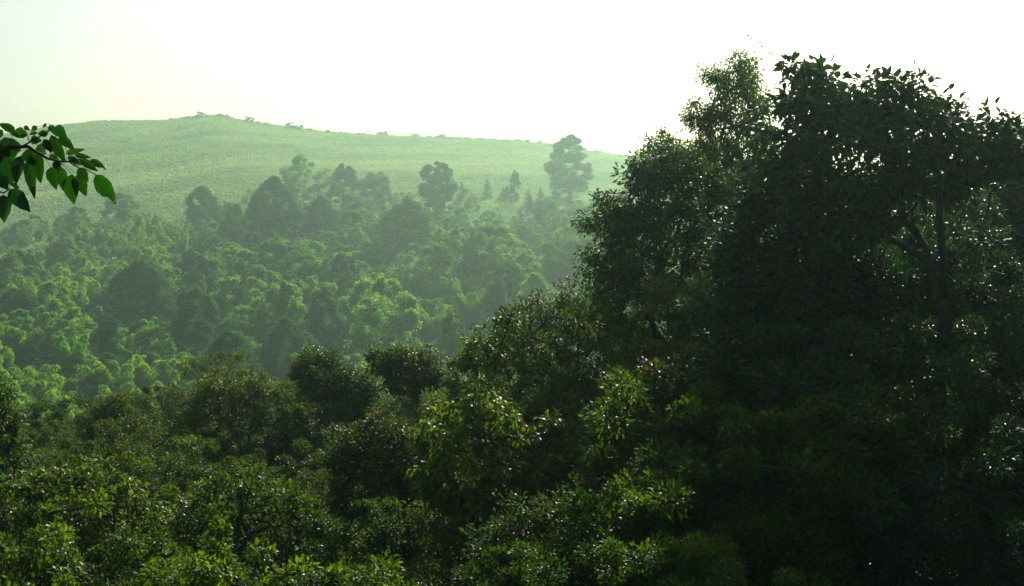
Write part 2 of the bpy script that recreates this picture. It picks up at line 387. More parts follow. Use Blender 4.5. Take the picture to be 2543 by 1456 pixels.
def proto_bamboo(seed, h=8.0, nc=20, lean=0.0):
    rng = np.random.default_rng(seed); segs = []; P = []; D = []; N = []; T = []
    for i in range(nc):
        a = rng.random() * 6.28; b0 = np.array([math.cos(a), math.sin(a), 0]) * rng.random() ** .6 * 2.0
        dirn = np.array([math.cos(a) + lean, math.sin(a), 0]); hh = h * (.5 + .6 * rng.random() ** 1.3); reach = hh * (.10 + .26 * rng.random())
        pts = []
        for s in np.linspace(0, 1, 12):
            bend = s ** 2.6
            pts.append(b0 + dirn * reach * bend + np.array([0, 0, hh * (s - .22 * s ** 5)]))
        pts = np.array(pts)
        segs.append((np.array([0, 0, -.5]), pts[0] + [0, 0, .05], .06, .05))
        for k in range(11): segs.append((pts[k], pts[k + 1], .05 * (1 - k / 12) + .006, .05 * (1 - (k + 1) / 12) + .006))
        m = 820; s = .18 + .72 * rng.random(m) ** .8
        q = np.stack([np.interp(s, np.linspace(0, 1, 12), pts[:, j]) for j in range(3)], 1)
        rad = .62 * np.sin(np.clip((s - .15) / .85, 0, 1) * math.pi * .86 + .25) + .08
        # leaves sit in drooping sprays along the culm
        spray = np.floor(s * 22); rngs = np.random.default_rng(seed * 100 + i); ang = rngs.random(40) * 6.28
        aa = ang[spray.astype(int)] + rng.normal(0, .8, m)
        rr = rad * rng.random(m) ** .5
        q = q + np.stack([np.cos(aa) * rr, np.sin(aa) * rr, -.45 * rr ** 2 + rng.normal(0, .06, m)], 1)
        P.append(q); D.append(np.stack([np.cos(aa) * .8, np.sin(aa) * .8, -.75 + rng.normal(0, .25, m)], 1))
        N.append(np.array([0, 0, 1.]) + rng.normal(0, .35, (m, 3))); T.append(np.clip(rng.random(m) * .6 + .4 * s, 0, 1))
    P, D, N, T = map(np.concatenate, (P, D, N, T))
    V, F, c, TT = leaf_arrays(P, D, N, .30 + .14 * rng.random(len(P)), .085, 0, .2, tone=T)
    tv, tf, tcn = tube_arrays(segs, 4)
    return mk_mesh("bamboo_foliage", V, F, c, M['bamboo'], TT), mk_mesh("bamboo_stems", tv, tf, tcn, M['culm'])

PR = {}
def P_(key, builds): PR[key] = builds
P_('round', [proto_tree('round', 7, 8, 120, 160, .30, .18, M['mid'], 10 + i, rc=.105, lobes=.3) for i in range(5)])
P_('loose', [proto_tree('loose', 7, 8.5, 90, 150, .30, .17, M['mid'], 20 + i, rc=.10, lobes=.45) for i in range(5)])
P_('hay', [proto_tree('haystack', 7, 7.5, 150, 150, .26, .16, M['middark'], 30 + i, rc=.11, lobes=.12) for i in range(3)])
P_('column', [proto_tree('column', 5, 9, 130, 150, .28, .16, M['middark'], 40 + i, rc=.12) for i in range(4)])
P_('spire', [proto_spire(2.6, 7, 50 + i) for i in range(3)])
P_('bamboo', [proto_bamboo(60 + i, lean=.3 * (i - 1.5)) for i in range(5)])
P_('shrub', [proto_tree('mound', 4, 2.6, 44, 90, .20, .12, M['shrub'], 70 + i, rc=.12, rbase=.05) for i in range(3)])
P_('scrub', [proto_tree('mound', 4, 4, 40, 70, .30, .18, M['shrub'], 75 + i, rc=.13, rbase=.05, lobes=.6, droop=.0, base_frac=.0) for i in range(4)])
P_('near', [proto_tree('round', 6, 7, 260, 240, .085, .043, M['near'], 80 + i, lod=1, rc=.075, droop=.4, lobes=.4) for i in range(4)])
P_('olive', [proto_tree('loose', 6, 7, 230, 190, .085, .042, M['olive'], 90 + i, lod=1, rc=.07, droop=.2, lobes=.45) for i in range(4)])
P_('bigleaf', [proto_tree('loose', 5.5, 6, 200, 110, .11, .062, M['bright'], 95 + i, lod=1, rc=.08, droop=.6, lobes=.45) for i in range(3)])
BASE = {'round': (7, 8), 'loose': (7, 8.5), 'hay': (7, 7.5), 'column': (5, 9), 'spire': (2.6, 7), 'bamboo': (6, 7.6), 'shrub': (4, 2.6), 'scrub': (4, 4), 'near': (6, 7), 'olive': (6, 7), 'bigleaf': (5.5, 6)}
NAMES = {'round': ('broadleaf_tree', 'tree'), 'loose': ('broadleaf_tree', 'tree'), 'hay': ('vine_covered_tree', 'tree'), 'column': ('evergreen_tree', 'tree'),
         'spire': ('conifer_tree', 'tree'), 'bamboo': ('bamboo_clump', 'bamboo'), 'shrub': ('shrub', 'shrub'), 'scrub': ('shrub', 'shrub'), 'near': ('broadleaf_tree', 'tree'),
         'olive': ('small_leaved_tree', 'tree'), 'bigleaf': ('large_leaved_tree', 'tree')}
GROUPS = {'round': 'rounded trees in the valley forest', 'loose': 'rounded trees in the valley forest', 'hay': 'vine covered trees in the valley',
          'column': 'dark evergreen trees on the far slope', 'spire': 'small conifers below the grass', 'bamboo': 'bamboo clumps on the far slope',
          'shrub': 'shrubs on the hill', 'scrub': 'shrubs on the hill', 'near': 'trees on the near spur', 'olive': 'trees on the near spur', 'bigleaf': 'trees on the near spur'}
CNT = {}
ALL = []          # (object, kind, x, y, z, h, w, label or None)
rnd = random.Random(11)
def put(kind, x, y, wd, ht, label=None, variant=None, mat=None):
    i = CNT.get(kind, 0); CNT[kind] = i + 1
    v = PR[kind][(variant if variant is not None else i) % len(PR[kind])]
    bw, bh = BASE[kind]; z = tz(x, y)
    nm, cat = NAMES[kind]
    q = float(far(y))  # distance and tree size both enlarged about the camera
    o = thing(nm, label or "", cat, (x * q, y * q, z * q), rnd.random() * 6.28, GROUPS[kind], (wd / bw * q, wd / bw * q, ht / bh * q))
    c = link("foliage" if kind == 'bamboo' else "crown", v[0], o)
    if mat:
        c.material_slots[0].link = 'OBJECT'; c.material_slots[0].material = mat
    link("stems" if kind == 'bamboo' else "trunk", v[1], o)
    ALL.append((o, kind, x, y, z, ht, wd, label)); return o
def solve(xd, top, ht, y0, y1):
    """distance at which a tree of height ht standing on the ground has its top in that row"""
    best = None
    for y in np.arange(y0, y1, 1.5):
        p = at(xd, top, y); e = abs(p[2] - (tz(p[0], y) + ht))
        if best is None or e < best[0]: best = (e, y, p)
    return best
def land(kind, xd, top, wpx, ht, y0, y1, label, **kw):
    e, y, p = solve(xd, top, ht, y0, y1)
    z = tz(p[0], y); h = max(1.0, p[2] - z)
    o = put(kind, p[0], y, wpx / K / FPX * y, h, label, **kw)
    LM.append((xd, top + 25, label.split(',')[0]) if False else (xd, top + .4 * wpx, None)); return o
LM = []
# landmark trees of the far slope (picture x, top row, crown width in D px, height m before far() scaling)
LMK = [
 ('column', 1412, 338, 100, 13.5, 270, 330, "tallest hazy tree, its crown breaking the skyline above the grassy ridge"),
 ('column', 853, 410, 72, 9.5, 240, 315, "narrow dark tree standing before the grass, right of the flat topped one"),
 ('loose', 753, 390, 120, 10.5, 250, 320, "hazy flat topped tree with a low side branch against the grass slope"),
 ('hay', 680, 448, 130, 11.5, 225, 290, "broad dark dome shaped tree at the foot of the grass slope"),
 ('column', 1085, 402, 90, 11.5, 240, 315, "dark tree with a lopsided pointed top before the bright grass"),
 ('round', 928, 430, 95, 7.5, 240, 320, "rounded hazy tree between two darker upright trees below the grass"),
 ('hay', 1010, 500, 150, 10, 200, 270, "wide sunlit dome tree below the lopsided dark tree"),
 ('hay', 500, 468, 90, 8.5, 225, 290, "pointed dark tree standing alone left of the broad dark dome"),
 ('round', 300, 482, 90, 5.5, 240, 300, "small hazy rounded tree alone at the left foot of the grass"),
 ('hay', 797, 492, 84, 7.5, 210, 280, "small dark dome with a bright rim below the flat topped tree"),
 ('hay', 350, 655, 180, 10.5, 150, 230, "large dark haystack shaped tree among bright bamboo"),
 ('column', 480, 720, 110, 10, 140, 210, "dark upright tree with a bright right edge right of the haystack tree"),
 ('round', 700, 712, 120, 9, 140, 215, "rounded tree with a pale leafy top in the middle of the forest"),
 ('round', 945, 702, 165, 11, 140, 215, "large feathery sunlit round tree in mid valley"),
 ('hay', 1240, 698, 105, 8.5, 130, 210, "dark pointed tree ringed by pale bamboo"),
 ('column', 1120, 782, 78, 7.5, 120, 180, "narrow nearly black tree right of the large feathery round tree"),
 ('hay', 708, 798, 125, 9, 118, 180, "dark pointed mound of vines with a glowing rim"),
 ('hay', 570, 832, 170, 7, 112, 165, "low wide mound draped in vines with a rounded rim"),
 ('loose', 525, 682, 60, 7.5, 150, 220, "slender tree with a bright tufted top above the dark upright tree"),
 ('round', 1075, 612, 90, 7.5, 170, 240, "round sunlit tree above the bamboo of the right slope"),
 ('round', 1400, 590, 110, 8.5, 170, 240, "pale round tree just left of the big near trees"),
 ('round', 1330, 690, 110, 8, 130, 200, "broad hazy tree right of the dark pointed tree in bamboo"),
 ('column', 1278, 425, 26, 6.5, 240, 300, "tallest thin conifer right of the lopsided dark tree"),
 ('round', 940, 612, 80, 5, 180, 240, "low golden green rounded tree below the reeds"),
 ('bamboo', 1170, 695, 90, 7.5, 140, 210, "tall pale bamboo plume left of the dark pointed tree"),
 ('bamboo', 1080, 735, 110, 7, 135, 200, "broad bright bamboo clump in mid valley right of the feathery tree"),
 ('bamboo', 170, 790, 100, 8, 130, 190, "leaning bright bamboo plume at the left side of the valley"),
 ('bamboo', 1020, 815, 70, 5, 118, 170, "small pale bamboo tuft behind the dark near trees"),
 ('bamboo', 865, 745, 60, 6.5, 140, 200, "pale bamboo plume left of the large feathery round tree"),
 ('bamboo', 250, 668, 70, 7, 160, 220, "upright rounded bamboo plume left above the haystack tree"),
]
for kd, xd, top, wpx, ht, y0, y1, lab in LMK: land(kd, xd, top, wpx, ht, y0, y1, lab)
NLM = len(LMK)

# the forest of the valley and far slope: jittered rows
def visible_right(y): return at(1560, 600, y)[0] + 5
row_y = 112.0; rr_ = random.Random(3); k = 0
taken = [(a[2], a[3], a[6]) for a in ALL]
while row_y < 316:
    step = 5.6 + .006 * (row_y - 110)
    xl = at(-60, 600, row_y)[0]; xr = at(1650, 600, row_y)[0]
    x = xl + rr_.random() * 3
    while x < xr:
        px = x + rr_.uniform(-1.6, 1.6); py = row_y + rr_.uniform(-2.6, 2.6)
        xd, yd = proj((px, py, tz(px, py) + 6))
        r = rr_.random()
        beyond = py > 272
        bam = noise(px / 22 + 3, py / 22, 21) + (.28 if xd < 480 else 0) + (.22 if 980 < xd < 1220 and 640 < yd < 860 else 0) - (.25 if 480 < xd < 900 else 0)
        kd = None
        if beyond:
            lim = .30 if xd < 420 else .55
            if xd > 1080 and py < 305: kd = 'spire' if r < .5 else ('shrub' if r < .75 else None)
            elif r < lim * .55: kd = 'shrub'
            elif r < lim and py < 292: kd = 'round'
        elif py > 250 and 180 > xd: kd = 'shrub' if r < .35 else None
        elif py > 225 and xd > 1080: kd = 'spire' if r < .42 else ('loose' if r < .75 else 'round')
        elif bam > .24: kd = 'bamboo'
        else: kd = 'hay' if r < .16 else ('column' if r < .27 else ('round' if r < .68 else ('loose' if r < .92 else 'bamboo')))
        sc = {'round': (3.8, 7.8), 'loose': (3.6, 7.4), 'hay': (4.2, 7.0), 'column': (3.0, 5.0), 'spire': (1.7, 2.8), 'bamboo': (4.6, 6.6), 'shrub': (2.6, 4.6)}
        stp = 6.4
        if kd:
            wd = rr_.uniform(*sc[kd]); bw, bh = BASE[kd]; ht = wd / bw * bh * rr_.uniform(.82, 1.18)
            if 238 < py and kd in ('round', 'loose', 'hay', 'bamboo', 'column'): wd *= .75; ht *= .68
            if kd == 'spire': ht = rr_.uniform(2.4, 4.4)
            ok = all((px - a) ** 2 + (py - b) ** 2 > (.42 * (wd + c)) ** 2 for a, b, c in taken[:NLM])
            # nothing generated may hide a landmark: keep a clear wedge in front of each
            for a_, b_, c_ in taken[:NLM]:
                if py < b_ and b_ - py < 34 and abs(px * b_ / py - a_) < .34 * c_ + .3 * wd:
                    if tz(px, py) + ht > (tz(a_, b_) + .35 * c_) * py / b_: ht *= .55; wd *= .8
            if ok and (kd == 'shrub' or ht > 1.2): put(kd, px, py, wd, ht)
            stp = {'shrub': 5.5, 'spire': 3.4}.get(kd, wd * .86)
        x += stp
    row_y += step

# ridge shrubs along the skyline
RS = [(425, 5, 14), (458, 4, 12), (470, 5, 14), (497, 11, 30), (545, 6, 22), (563, 7, 16), (612, 12, 22), (622, 12, 20), (640, 5, 18), (660, 5, 20), (722, 12, 34),
      (745, 10, 30), (770, 5, 26), (815, 6, 24), (850, 5, 22), (895, 5, 26), (945, 9, 26), (958, 11, 22), (1020, 9, 24), (1035, 8, 20), (1085, 5, 24), (1130, 4, 26),
      (1190, 4, 26), (1260, 4, 26), (1310, 7, 26), (1340, 8, 26), (1362, 8, 22), (1440, 9, 24), (1452, 8, 20), (1475, 4, 20), (1530, 3, 22)]
WORDS = ["", "second ", "third ", "fourth ", "fifth ", "sixth ", "seventh ", "eighth ", "ninth ", "tenth ", "eleventh ", "twelfth ", "thirteenth ", "fourteenth ", "fifteenth ",
         "sixteenth ", "seventeenth ", "eighteenth ", "nineteenth ", "twentieth "]
def ordw(i): return WORDS[i] if i < len(WORDS) else str(i + 1) + "th "
summit_i = 0
for i, (xd, hp, wp) in enumerate(RS):
    y = YR - 1.5; p = at(xd, 300, y); x = p[0]
    m = y / K / FPX
    if xd < 600: lab = "tiny %s bush on the hill's highest crest, %sfrom the left" % ("upright" if hp > 9 else "low", ordw(i) if i else "first ")
    elif xd < 800: lab = "%s bush where the ridge dips, %sone right of the summit" % ("airy" if hp > 9 else "low", ordw(i - 6) if i > 6 else "first ")
    elif xd < 1380: lab = "%s scrub bush on the long descending ridge, %sright of the dip" % ("airy" if hp > 7 else "low", ordw(i - 13) if i > 13 else "first ")
    else: lab = "%s ridge bush right of the tallest hazy tree, %sfrom it" % ("airy" if hp > 7 else "low", ordw(i - 27) if i > 27 else "first ")
    put('scrub', x, y, wp * m, (hp + 2) * m, lab).location.z -= .8

# ------------------------------------------------------------------ undergrowth between the trees (nobody could count it)
def make_under(seed, n, ylo, yhi, L, W, h, umin, umax, mat, lod=0, power=1.0):
    rng = np.random.default_rng(seed)
    m = n // 30
    y = ylo + (yhi - ylo) * rng.random(m) ** power; x = rng.uniform(umin, umax, m) * (y + 4)
    z = terrain(x, y); C = np.stack([x, y, z + h * (.15 + .6 * rng.random(m))], 1)
    RC = h * (.7 + .9 * rng.random(m))
    V, F, c, T = clump_leaves(C, RC, 30, L, W, rng, lod, .3, .7, shell=.5)
    V = farmap(V, V[:, 1]); return mk_mesh("undergrowth", V, F, c, mat, T)
stuff("undergrowth", make_under(1, 150000, 100, 300, .26, .13, 1.0, -.42, .34, M['mid'], power=1.15), "scrub filling the gaps between valley trees", "undergrowth")
stuff("undergrowth", make_under(2, 110000, 13, 100, .12, .06, 1.1, -.45, .45, M['near'], 1, 1.2), "dark scrub under the near trees", "undergrowth")
def make_reeds():
    rng = np.random.default_rng(8); n = 9000
    xd = rng.uniform(620, 1250, n); yy = rng.uniform(212, 240, n)
    x = np.array([at(a, 590, b)[0] for a, b in zip(xd, yy)]); z = terrain(x, yy)
    keep = noise(x / 8, yy / 5, 31) > -.12; x, yy, z = x[keep], yy[keep], z[keep]; n = len(x)
    P = np.stack([x, yy, z], 1); D = np.stack([rng.normal(-.1, .22, n), rng.normal(0, .22, n), np.ones(n)], 1)
    V, F, c, T = leaf_arrays(P, D, rng.normal(size=(n, 3)), 1.6 + 1.6 * rng.random(n), .13, 0, .2, tone=.45 + .5 * rng.random(n))
    V = farmap(V, V[:, 1]); return mk_mesh("reeds", V, F, c, M['grass'], T)
stuff("reeds", make_reeds(), "pale tall reeds in a clearing of the far forest", "reeds")

# ------------------------------------------------------------------ hero trees: crowns with an outline of their own, filled through their depth
def inside(poly, x, y):
    c = np.zeros(len(x), bool); j = len(poly) - 1
    for i in range(len(poly)):
        xi, yi = poly[i]; xj, yj = poly[j]
        cond = ((yi > y) != (yj > y)) & (x < (xj - xi) * (y - yi) / (yj - yi + 1e-9) + xi)
        c ^= cond; j = i
    return c
def edge_dist(poly, x, y):
    d = np.full(len(x), 1e9)
    for i in range(len(poly)):
        a = np.array(poly[i], float); b = np.array(poly[(i + 1) % len(poly)], float); ab = b - a
        t = np.clip(((x - a[0]) * ab[0] + (y - a[1]) * ab[1]) / (ab @ ab), 0, 1)
        d = np.minimum(d, np.hypot(x - a[0] - t * ab[0], y - a[1] - t * ab[1]))
    return d
def hero(name, label, cat, poly, depth, trunk_d, nclump, nleaf, L, W, mat, seed, rc=.45, droop=.5, Rmax=2.6, lod=1, rbase=.2, group=None, flat=.7, curl=.2, rmin=.01,
         red=None, trunk_top=None, spread=1.0, shell=.5, edge=.5, limbs=()):
    if Rmax != 2.2 and seed != 203: nclump = int(nclump * 1.9); nleaf = int(nleaf * .55); rc *= .70
    rng = np.random.default_rng(seed); m = K * FPX / depth          # D px per metre
    xs = np.array([p[0] for p in poly]); yq = np.array([p[1] for p in poly])
    X_, Y_ = [], []
    while len(X_) < nclump:
        qx = rng.uniform(xs.min(), xs.max(), 4000); qy = rng.uniform(yq.min(), yq.max(), 4000)
        k = inside(poly, qx, qy) & (edge_dist(poly, qx, qy) > rc * m * .45)
        # more clumps near the outline
        e = edge_dist(poly, qx, qy) / m
        k &= rng.random(4000) < np.clip(edge + (1 - edge) * np.exp(-e / .8), 0, 1)
        X_ += list(qx[k]); Y_ += list(qy[k])
    X_ = np.array(X_[:nclump]); Y_ = np.array(Y_[:nclump]); e = edge_dist(poly, X_, Y_) / m
    X_ = X_ + rng.normal(0, .13 * m, nclump); Y_ = Y_ + rng.normal(0, .13 * m, nclump)
    R_ = np.minimum(Rmax, np.sqrt(np.maximum(e, .02)) * 1.5)
    dd = R_ * rng.uniform(-1, 1, nclump)
    C = np.array([at(a, b, depth + c) for a, b, c in zip(X_, Y_, dd)])
    bx = at(trunk_d, 800, depth)[0]; base = np.array([bx, depth, tz(bx, depth) - .3])
    root = thing(name, label, cat, tuple(base + [0, 0, .3]), 0, group)
    o0 = base + [0, 0, .3]
    RC = rc * (.65 + .7 * rng.random(nclump)); out = unit(C - C.mean(0) + [0, 0, .5])
    V, F, c, T = clump_leaves(C - o0, RC, nleaf, L, W, rng, lod, droop, flat, out, curl, spread, shell)
    link("crown", mk_mesh(name + "_crown", V, F, c, mat, T), root)
    tt = at(*trunk_top, depth) if trunk_top else None
    segs = skeleton(C - o0, base - o0, rng, rmin, rbase, tt - o0 if tt is not None else None, .12, [[at(a, b, depth + c) - o0 for a, b, c in pl] for pl in limbs])
    tv, tf, tcn = tube_arrays(segs, 6)
    link("trunk", mk_mesh(name + "_trunk", tv, tf, tcn, M['bark'], smooth=True), root)
    if red:
        top = np.argsort(Y_ + rng.normal(0, 25, nclump))[:red]
        V, F, c, T = clump_leaves(C[top] - o0 + [0, 0, rc * .6], RC[top] * .4, 14, L, W * .7, rng, lod, -.4, 1.0, None, curl)
        o = link("young_leaves", mk_mesh(name + "_young_leaves", V, F, c, M['red'], T), root); o['label'] = "reddish young leaves at the branch tips"
    return root
NG = "trees on the near spur"
hero("large_leaved_tree", "tall spreading dark tree with large drooping leaves, highest crown at the right", "tree",
     [(1925, 165), (1950, 140), (1995, 138), (2050, 160), (2085, 195), (2130, 195), (2170, 215), (2172, 245), (2190, 205), (2215, 185), (2265, 180), (2330, 212), (2400, 262), (2430, 285), (2490, 292),
      (2545, 330), (2620, 380), (2640, 470), (2560, 480), (2500, 455), (2450, 440), (2430, 520), (2330, 500), (2240, 520), (2170, 600), (2080, 600), (1980, 540), (1900, 440), (1885, 380), (1880, 300), (1940, 250), (1965, 225), (1935, 205)],
     25, 2390, 300, 30, .19, .10, M['bigleaf'], 201, rc=.34, droop=.45, Rmax=2.2, rbase=.13, group=NG, flat=.6, curl=.3, trunk_top=(2350, 850), shell=.6, edge=.7,
     limbs=[[(2350, 850, 0), (2335, 740, .2), (2300, 640, .4), (2265, 560, .6), (2215, 480, .8), (2130, 400, .5)], [(2335, 740, .2), (2345, 640, -.5), (2330, 540, -.9), (2350, 420, -1)],
            [(2350, 850, 0), (2400, 700, .6), (2440, 560, 1), (2480, 450, 1)], [(2300, 640, .4), (2200, 590, -.3), (2100, 500, -.8), (2030, 380, -.6)],
            [(2350, 850, 0), (2270, 720, -.8), (2180, 650, -1.2), (2090, 560, -1.3)], [(2265, 560, .6), (2270, 450, 1.3), (2260, 330, 1)]])
hero("large_leaved_tree", "lower dense dark tree of drooping large leaves under the spreading crown", "tree",
     [(1860, 420), (1960, 380), (2060, 420), (2140, 500), (2180, 640), (2200, 800), (2150, 950), (1960, 980), (1800, 900), (1760, 700), (1800, 520)],
     27, 2010, 260, 75, .14, .08, M['bigleaf'], 202, rc=.5, droop=.25, group=NG)
hero("slender_tree", "slender open tree of narrow leaves showing sky through its twigs", "tree",
     [(1735, 175), (1745, 150), (1778, 160), (1780, 122), (1790, 150), (1830, 128), (1870, 135), (1892, 170), (1890, 220), (1910, 280), (1930, 330), (1920, 400), (1840, 420), (1760, 400), (1720, 340), (1695, 290), (1690, 255), (1720, 245),
      (1745, 262), (1775, 240), (1745, 215)],
     36, 1845, 150, 70, .13, .042, M['bright'], 203, rc=.30, droop=.8, Rmax=1.6, rbase=.08, group=NG, flat=.9, rmin=.006, trunk_top=(1850, 430), shell=.75)
hero("evergreen_tree", "huge dense small leaved tree whose ragged left edge overhangs the valley", "tree",
     [(1612, 345), (1650, 322), (1690, 340), (1740, 360), (1830, 390), (1940, 420), (2000, 520), (2020, 700), (1980, 900), (1850, 960), (1700, 940), (1560, 900), (1490, 800), (1455, 745), (1490, 700), (1432, 672), (1455, 625),
      (1500, 600), (1440, 570), (1436, 525), (1468, 468), (1505, 480), (1530, 510), (1560, 480), (1530, 468), (1565, 425), (1560, 400), (1590, 385), (1620, 375)],
     38, 1720, 520, 115, .135, .055, M['near'], 204, rc=.5, droop=.6, Rmax=3.0, rbase=.26, group=NG, rmin=.012, edge=.7)
hero("slender_tree", "small tree with a tufted top left of the slender open tree", "tree",
     [(1605, 350), (1620, 335), (1650, 322), (1690, 335), (1700, 365), (1720, 400), (1690, 440), (1630, 440), (1600, 400)], 40.5, 1665, 34, 60, .12, .04, M['olive'], 205, rc=.3, droop=.5, Rmax=1.0, rbase=.05, group=NG)
hero("broadleaf_tree", "pale leafed tree at the far right edge behind the spreading dark crown", "tree",
     [(2470, 440), (2505, 400), (2542, 385), (2640, 380), (2700, 600), (2600, 700), (2480, 660), (2440, 560), (2455, 490)], 33, 2560, 100, 95, .12, .06, M['near'], 206, rc=.42, group=NG)
hero("red_tipped_tree", "glossy tree with reddish shoots at the foot of the huge evergreen", "tree",
     [(1290, 770), (1310, 745), (1345, 720), (1370, 745), (1400, 730), (1405, 700), (1440, 705), (1470, 745), (1560, 800), (1620, 900), (1600, 1010), (1420, 1030), (1320, 960), (1300, 860)],
     42, 1460, 130, 95, .13, .06, M['near'], 207, rc=.42, droop=.4, Rmax=2.0, group=NG, red=3)
hero("broadleaf_tree", "bushy bright topped tree left of the glossy red tipped tree", "tree",
     [(1100, 905), (1150, 850), (1185, 810), (1240, 795), (1300, 805), (1370, 820), (1400, 870), (1420, 960), (1340, 1040), (1200, 1060), (1100, 1000)], 44, 1250, 120, 95, .15, .07, M['bright'], 208, rc=.42, droop=.6, group=NG)
hero("flat_topped_tree", "dark flat topped tree with layered boughs behind the bright drooping leaves", "tree",
     [(908, 885), (930, 862), (1000, 855), (1060, 880), (1100, 925), (1095, 975), (1060, 960), (1020, 990), (960, 960), (930, 930)], 52, 1060, 90, 100, .16, .065, M['near'], 209, rc=.4, droop=.5, flat=.4, Rmax=1.6, group=NG)
hero("broadleaf_tree", "dark rounded tree with a smooth dense top left of the flat topped tree", "tree",
     [(722, 900), (745, 878), (800, 872), (850, 885), (880, 930), (930, 925), (950, 980), (940, 1080), (860, 1110), (770, 1050), (725, 960)], 55, 820, 170, 110, .15, .06, M['near'], 210, rc=.5, group=NG)
hero("small_leaved_tree", "wide olive brown tree with fine glinting leaves in the middle left", "tree",
     [(480, 985), (510, 925), (560, 940), (620, 935), (690, 930), (740, 970), (790, 1030), (800, 1150), (700, 1200), (560, 1200), (470, 1150), (440, 1060)], 52, 620, 240, 110, .12, .055, M['olive'], 211, rc=.45, droop=.2, group=NG, red=3)
hero("small_leaved_tree", "compact very dark round tree at the edge of the hazy valley", "tree",
     [(205, 1060), (220, 1010), (260, 978), (310, 980), (345, 1030), (400, 1040), (420, 1130), (340, 1180), (230, 1150)], 58, 300, 130, 120, .12, .055, M['olive'], 212, rc=.48, droop=.2, group=NG)
hero("evergreen_tree", "black upright tree cut by the left edge of the picture", "tree",
     [(-90, 950), (-20, 925), (20, 935), (40, 1000), (60, 1080), (70, 1180), (20, 1220), (-90, 1200)], 40, -30, 70, 100, .12, .055, M['near'], 213, rc=.38, group=NG)
hero("large_leaved_tree", "bright tree with large curved leaves catching the sun in the lower centre", "tree",
     [(1040, 1040), (1060, 1008), (1110, 998), (1150, 1015), (1165, 975), (1215, 962), (1262, 975), (1285, 1020), (1330, 1030), (1390, 1048), (1440, 1060), (1490, 1090), (1500, 1240), (1380, 1330), (1180, 1320), (1060, 1250), (1020, 1130)],
     28, 1270, 150, 46, .17, .09, M['bright'], 214, rc=.30, droop=.8, Rmax=1.8, group=NG, flat=.5, curl=.4, rbase=.12)
hero("red_tipped_tree", "glossy tree with pink shoots and white glints right of the curved leaf tree", "tree",
     [(1480, 1010), (1530, 950), (1575, 915), (1620, 925), (1660, 925), (1735, 925), (1790, 990), (1880, 1020), (1900, 1200), (1800, 1340), (1560, 1330), (1490, 1200)], 24, 1690, 150, 70, .11, .058, M['near'], 215, rc=.33, droop=.3, group=NG, red=4)
hero("large_leaved_tree", "broad tree with yellow green leaf tufts in the lower left corner", "tree",
     [(-60, 1190), (40, 1165), (120, 1180), (200, 1145), (270, 1165), (330, 1190), (400, 1240), (480, 1300), (540, 1500), (-60, 1500)], 30, 220, 200, 50, .14, .075, M['bright'], 216, rc=.36, droop=.5, group=NG, flat=.5, curl=.3)
hero("large_leaved_tree", "fern like tree with level shining sprays below the olive brown tree", "tree",
     [(480, 1195), (560, 1175), (640, 1165), (700, 1180), (760, 1220), (800, 1290), (860, 1330), (860, 1500), (520, 1500), (470, 1330)], 30, 670, 150, 62, .14, .06, M['near'], 217, rc=.38, droop=.1, group=NG, flat=.35)
hero("small_leaved_tree", "olive tree with coral shoots in the lower middle", "tree",
     [(830, 1080), (880, 1040), (960, 1030), (1040, 1060), (1090, 1130), (1100, 1280), (1030, 1380), (900, 1400), (840, 1280), (800, 1160)], 33, 950, 190, 100, .11, .05, M['olive'], 218, rc=.38, droop=.3, group=NG, red=3)
hero("small_leaved_tree", "glinting silvery leaved tree at the bottom centre", "tree",
     [(1180, 1330), (1250, 1270), (1330, 1225), (1420, 1230), (1500, 1280), (1560, 1360), (1600, 1500), (1130, 1500)], 21, 1380, 130, 85, .09, .04, M['near'], 219, rc=.3, droop=.3, group=NG, red=2)

hero("broadleaf_tree", "deep shaded tree showing through the limbs under the spreading crown", "tree",
     [(2080, 560), (2160, 520), (2250, 500), (2350, 470), (2440, 500), (2500, 560), (2560, 700), (2560, 950), (2100, 950), (2040, 760)], 31, 2280, 330, 95, .12, .06, M['bigleaf'], 220, rc=.40, Rmax=1.6, rbase=.1, group=NG)
hero("broadleaf_tree", "leafy tree filling the dark hollow between evergreen and spreading tree", "tree",
     [(1700, 700), (1850, 620), (2000, 560), (2120, 640), (2150, 900), (2000, 1050), (1750, 1050), (1650, 900)], 33, 1900, 230, 85, .12, .06, M['near'], 221, rc=.4, Rmax=2, rbase=.1, group=NG)
# the bare twig that reaches above the spreading crown
def bare_twig():
    root = [o for o in bpy.data.objects if o.name == "large_leaved_tree"][0]; o0 = np.array(root.location)
    pts = [at(x, y, 25) - o0 for x, y in [(1965, 175), (1935, 153), (1910, 130), (1880, 108), (1862, 90), (1850, 74), (1847, 62)]]
    segs = [(pts[i], pts[i + 1], .012 - .0017 * i, .012 - .0017 * (i + 1)) for i in range(6)]
    tv, tf, tcn = tube_arrays(segs, 5); tw = link("bare_twig", mk_mesh("bare_twig", tv, tf, tcn, M['bark']), root)
    rng = np.random.default_rng(4); P = np.array([at(x, y, 25) - o0 for x, y in [(1893, 118), (1896, 116), (1890, 121), (1912, 136), (1908, 135), (1882, 108), (1866, 94), (1860, 88)]])
    V, F, c, T = leaf_arrays(P, rng.normal(size=(8, 3)) * [1, .3, 1], rng.normal(size=(8, 3)), .075, .03, 1, tone=rng.random(8))
    link("leaves", mk_mesh("twig_leaves", V, F, c, M['bigleaf'], T), tw)
bare_twig()

